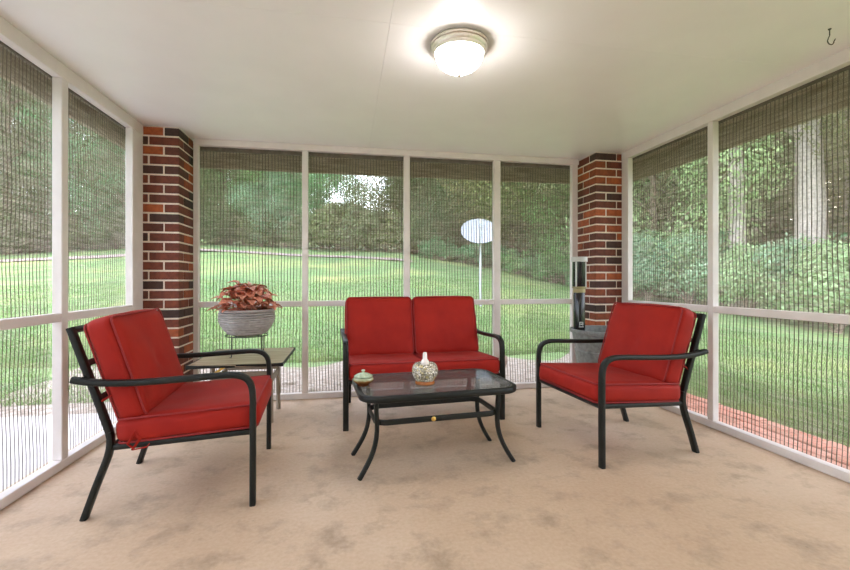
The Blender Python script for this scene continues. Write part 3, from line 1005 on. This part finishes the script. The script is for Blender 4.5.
chair = seating('patio_armchair', .705, 1, 1)
chair.location = (-0.760, 2.340, 0); chair.rotation_euler = (0, 0, math.radians(3.8))
tag(chair, 'red cushioned black metal armchair standing beside the patio side screen and side table', 'chair', 'red patio armchairs')
chair2 = copy_thing(chair)
chair2.location = (1.643, 2.450, 0); chair2.rotation_euler = (0, 0, PI + math.radians(4.2))
tag(chair2, 'red cushioned black metal armchair standing in front of the grey planter', 'chair', 'red patio armchairs')
love = seating('patio_loveseat', 1.15, 2, 11)
love.location = (.538, 3.262, 0); love.rotation_euler = (0, 0, -PI / 2 + math.radians(2.0))
tag(love, 'red two seat cushioned loveseat with black metal arms', 'loveseat')

# ------------------------------------------------------------------ coffee table
TZ = .436
tb = empty('coffee_table', (.472, 2.382, 0), math.radians(5))
TL, TW = .860, .535
MB().sweep(rr_loop(TL - .03, TW - .03, .09, TZ - .017, 10), rrect(.03, .034, .009, 3), closed=True, side=(1, 0, 0)).build('rim', M['black_metal'], tb, True)
gp = rrect(TL - .035, TW - .035, .085, 10); m_ = len(gp)
gb = MB().add([(x, y, TZ - .006) for x, y in gp] + [(x, y, TZ - .001) for x, y in gp], [tuple(range(m_ - 1, -1, -1)), tuple(range(m_, 2 * m_))] + [(k, (k + 1) % m_, m_ + (k + 1) % m_, m_ + k) for k in range(m_)])
gb.build('glass_top', M['glass_top'], tb)
ls = rrect(.030, .022, .007, 3)
for sx in (-1, 1):
    for sy in (-1, 1):
        pts = [(sx * .340, sy * .150, TZ - .034), (sx * .336, sy * .148, .30)] + bez((sx * .334, sy * .146, .27), (sx * .330, sy * .144, .16), (sx * .360, sy * .152, .10), (sx * .426, sy * .160, .0), 8)
        leg = MB().sweep(pts, ls, side=(0, 1, 0)).build('leg', M['black_metal'], tb, True)
        MB().lathe([(0, 0), (.009, 0), (.009, .006), (0, .008)], 10, (sx * .340, sy * .150 - .0165, .385)).build('bolt', M['brass'], leg, True)
ring = MB().sweep(rr_loop(.678, .302, .06, .272, 6), rrect(.012, .030, .004, 3), closed=True, side=(1, 0, 0)).build('lower_ring', M['black_metal'], tb, True)
bd = MB().lathe([(0, .004), (.010, .004), (.0125, .002), (.0125, 0), (0, 0)], 20)
bd.v = [(x, -z, y) for x, y, z in bd.v]
bd.build('badge', M['brass'], ring, True, loc=(-.035, -.157, .272))
tag(tb, 'low rectangular coffee table with glass top and curved black legs', 'table')

# jar and bowl on the coffee table
jar = empty('mosaic_jar', (.424, 2.330, TZ))
MB().lathe([(0, .018), (.053, .018), (.056, .024), (.065, .038), (.073, .060), (.0765, .080), (.074, .100), (.067, .116), (.058, .127), (.052, .128), (.050, .122), (.0, .120)], 40).build('bowl', M['mosaic'], jar, True)
MB().lathe([(0, 0), (.055, 0), (.057, .006), (.054, .014), (.054, .020), (0, .020)], 40).build('base', M['amber'], jar, True)
MB().lathe([(0, .120), (.023, .120), (.025, .130), (.022, .142), (.014, .155), (.012, .188), (.010, .196), (0, .197)], 24).build('stopper', M['white_ceramic'], jar, True)
jar.scale = (.95, .95, .87)
tag(jar, 'round mosaic glass jar with white stopper on the coffee table', 'jar')
bowl = empty('lidded_bowl', (.088, 2.345, TZ)); bowl.scale = (.9, .9, .92)
MB().lathe([(0, 0), (.034, 0), (.036, .006), (.050, .016), (.061, .030), (.062, .038), (.056, .047), (.047, .048), (.046, .044), (0, .044)], 36).build('body', M['pottery'], bowl, True)
lid = MB().lathe([(0, .047), (.045, .047), (.046, .052), (.056, .053), (.056, .056), (.046, .063), (.030, .070), (.012, .074), (0, .075)], 36).build('lid', M['pottery_lid'], bowl, True)
MB().lathe([(0, .072), (.008, .073), (.007, .079), (.012, .086), (.010, .091), (0, .093)], 20).build('knob', M['pottery_lid'], lid, True)
tag(bowl, 'small green and brown pottery bowl with knobbed lid on the coffee table', 'bowl')

# ------------------------------------------------------------------ side table, plant stand, plant
SZ = .452
stb = empty('side_table', (-.72, 3.345, 0))
hw, hd = .298, .345
MB().box(-hw, hw, -hd, hd, SZ - .022, SZ - .002, .003).build('tabletop', M['wood'], stb)
MB().sweep([(-hw, -hd, SZ - .012), (hw, -hd, SZ - .012), (hw, hd, SZ - .012), (-hw, hd, SZ - .012)], rrect(.008, .026, .003, 2), closed=True, side=(1, 0, 0)).build('edge_band', M['black_metal'], stb)
for sx in (-1, 1):
    for sy in (-1, 1):
        MB().sweep([(sx * .196, sy * .165, 0), (sx * .19, sy * .16, SZ - .022)], rrect(.026, .026, .004, 2)).build('leg', M['table_leg'], stb)
    MB().sweep([(sx * .193, -.163, .30), (sx * .193, .163, .30)], rrect(.012, .05, .003, 2), side=(1, 0, 0)).build('cross_rail', M['table_leg'], stb)
for sy in (-1, 1):
    MB().sweep([(-.193, sy * .163, .34), (.193, sy * .163, .34)], rrect(.012, .05, .003, 2), side=(0, 1, 0)).build('apron', M['table_leg'], stb)
    MB().sweep([(-.19, sy * .19, .35), (-.08, sy * .19, SZ - .024)], rrect(.008, .018, .002, 2), side=(0, 1, 0)).build('brace', M['brass'], stb)
tag(stb, 'small wooden side table with dark edge in the corner by the brick column', 'table')

px0, py0 = -.730, 3.385
stand = empty('wire_plant_stand', (px0, py0, SZ - .0015))
SH_ = .150
circ = lambda r, z, n=28: [(r * math.cos(2 * PI * k / n), r * math.sin(2 * PI * k / n), z) for k in range(n)]
MB().tube(circ(.148, SH_ - .004), .004, 6, closed=True).build('top_ring', M['wire'], stand, True)
MB().tube(circ(.09, SH_ - .004), .003, 6, closed=True).build('inner_ring', M['wire'], stand, True)
for k in range(4):
    a = PI / 4 + k * PI / 2 + .25
    c, s = math.cos(a), math.sin(a)
    MB().tube([(.148 * c, .148 * s, SH_ - .004), (.150 * c, .150 * s, .03), (.152 * c, .152 * s, .006), (.164 * c, .164 * s, .004)], .0036, 6).build('leg', M['wire'], stand, True)
    MB().tube([(.148 * c, .148 * s, SH_ - .004), (-.0 * c, 0, SH_ - .004)], .003, 6).build('spoke', M['wire'], stand, True)
tag(stand, 'low black wire plant stand on the side table', 'stand')

pot = empty('plant_pot', (px0, py0, SZ + SH_ + .001))
prof = [(0, 0), (.115, 0), (.120, .005)]
for i in range(10):
    t = i / 9.4
    r = .122 + .075 * math.sin(PI * (.08 + .60 * t)) ** 1.0
    z = .008 + .165 * t
    prof += [(r - .007, z), (r + .002, z + .004), (r + .003, z + .008), (r + .002, z + .0125)]
prof += [(.188, .180), (.186, .188), (.176, .188), (.172, .165), (0, .165)]
MB().lathe(prof, 48).build('vessel', M['pot'], pot, True)
MB().lathe([(0, .172), (.10, .170), (.171, .166), (.171, .164), (0, .164)], 30).build('soil', M['soil'], pot, True)
tag(pot, 'round horizontally ribbed grey brown bowl pot on the wire stand', 'pot')

plant = empty('red_leaved_plant', (px0, py0, SZ + SH_ + .001 + .168))
stems = MB()
def leaf_mesh(k):
    mb = MB(); n = 7
    V = []; 
    for i in range(n + 1):
        t = i / n
        w = .5 * math.sin(PI * t ** .75) ** .9 * (1 + .16 * (-1) ** i)
        z = .12 * math.sin(PI * t * .9) - .16 * t * t
        V += [(t, -w, z + .16 * w), (t, 0, z - .03), (t, w, z + .16 * w)]
    F_ = []
    for i in range(n):
        b = i * 3
        F_ += [(b, b + 1, b + 4, b + 3), (b + 1, b + 2, b + 5, b + 4)]
    mb.add(V, F_)
    return mb.mesh('leaf', M['leaf_red'], True)
lm = leaf_mesh(0)
nl = 0
for i in range(64):
    a = i * 2.39996; t = (i + .5) / 64
    rr = .185 * math.sqrt(t); zz = .175 * (1 - t ** 1.5) + random.uniform(-.015, .02) + .012
    tip = Vector((rr * math.cos(a), rr * math.sin(a), zz))
    stems.tube(bez((tip.x * .25, tip.y * .25, -.01), (tip.x * .3, tip.y * .3, zz * .6), (tip.x * .7, tip.y * .7, zz * .95), tip, 5), .003, 5)
    for j in range(3):
        o = bpy.data.objects.new('leaf', lm)
        L = random.uniform(.066, .094)
        o.scale = (L, L * .85, L)
        o.location = tip + Vector((random.uniform(-.012, .012), random.uniform(-.012, .012), random.uniform(-.012, .012)))
        o.rotation_euler = (random.uniform(-.3, .3), random.uniform(-.25, .5), a + j * 2.1 + random.uniform(-.4, .4))
        link(o, plant)
stems.build('stems', M['leaf_red'], plant, True)
tag(plant, 'coppery red leaved bushy plant growing in the ribbed pot', 'plant')

# ------------------------------------------------------------------ grey planter with black canister
pl = empty('grey_planter', (2.105, 3.215, 0))
MB().lathe([(0, 0), (.175, 0), (.180, .01), (.215, .20), (.245, .40), (.250, .43), (.243, .436), (.246, .45), (.262, .52), (.270, .56), (.272, .572), (.286, .576), (.290, .590), (.288, .603), (.276, .606), (.264, .600), (.255, .52), (.250, .50), (0, .50)], 56).build('vessel', M['planter'], pl, True)
MB().lathe([(0, .514), (.15, .510), (.252, .506), (.252, .502), (0, .502)], 32).build('soil', M['soil'], pl, True)
tag(pl, 'large round grey clay planter in the corner by the brick column', 'planter')

cn = empty('black_canister', (1.932, 3.340, .505), math.radians(-10))
MB().lathe([(0, 0), (.046, 0), (.047, .004), (.047, .425), (.044, .43), (0, .43)], 28).build('lower_tube', M['can_black'], cn, True)
MB().lathe([(.046, .395), (.0495, .397), (.0495, .428), (.060, .438), (.060, .446), (.040, .446), (.040, .40)], 28).build('band', M['olive'], cn, True)
MB().lathe([(0, .446), (.054, .446), (.056, .450), (.056, .655), (0, .655)], 28).build('upper_tube', M['can_black'], cn, True)
for k in range(4):
    a = PI / 4 + k * PI / 2
    MB().box(.056 * math.cos(a) - .006, .056 * math.cos(a) + .006, .056 * math.sin(a) - .006, .056 * math.sin(a) + .006, .446, .656, .002).build('corner_strip', M['can_grey'], cn)
MB().lathe([(0, .654), (.066, .654), (.067, .660), (.067, .690), (.063, .696), (0, .698)], 28).build('cap', M['can_grey'], cn, True)
em = MB()
for (x0, x1, z0, z1) in ((-.016, -.010, .122, .150), (-.010, .010, .146, .152), (.010, .016, .122, .150), (-.006, .006, .128, .138), (-.020, .020, .108, .114)):
    em.box(x0, x1, -.0485, -.0455, z0, z1)
em.build('emblem', M['emblem'], cn)
tag(cn, 'tall glossy black canister with light grey cap standing in the planter', 'canister')
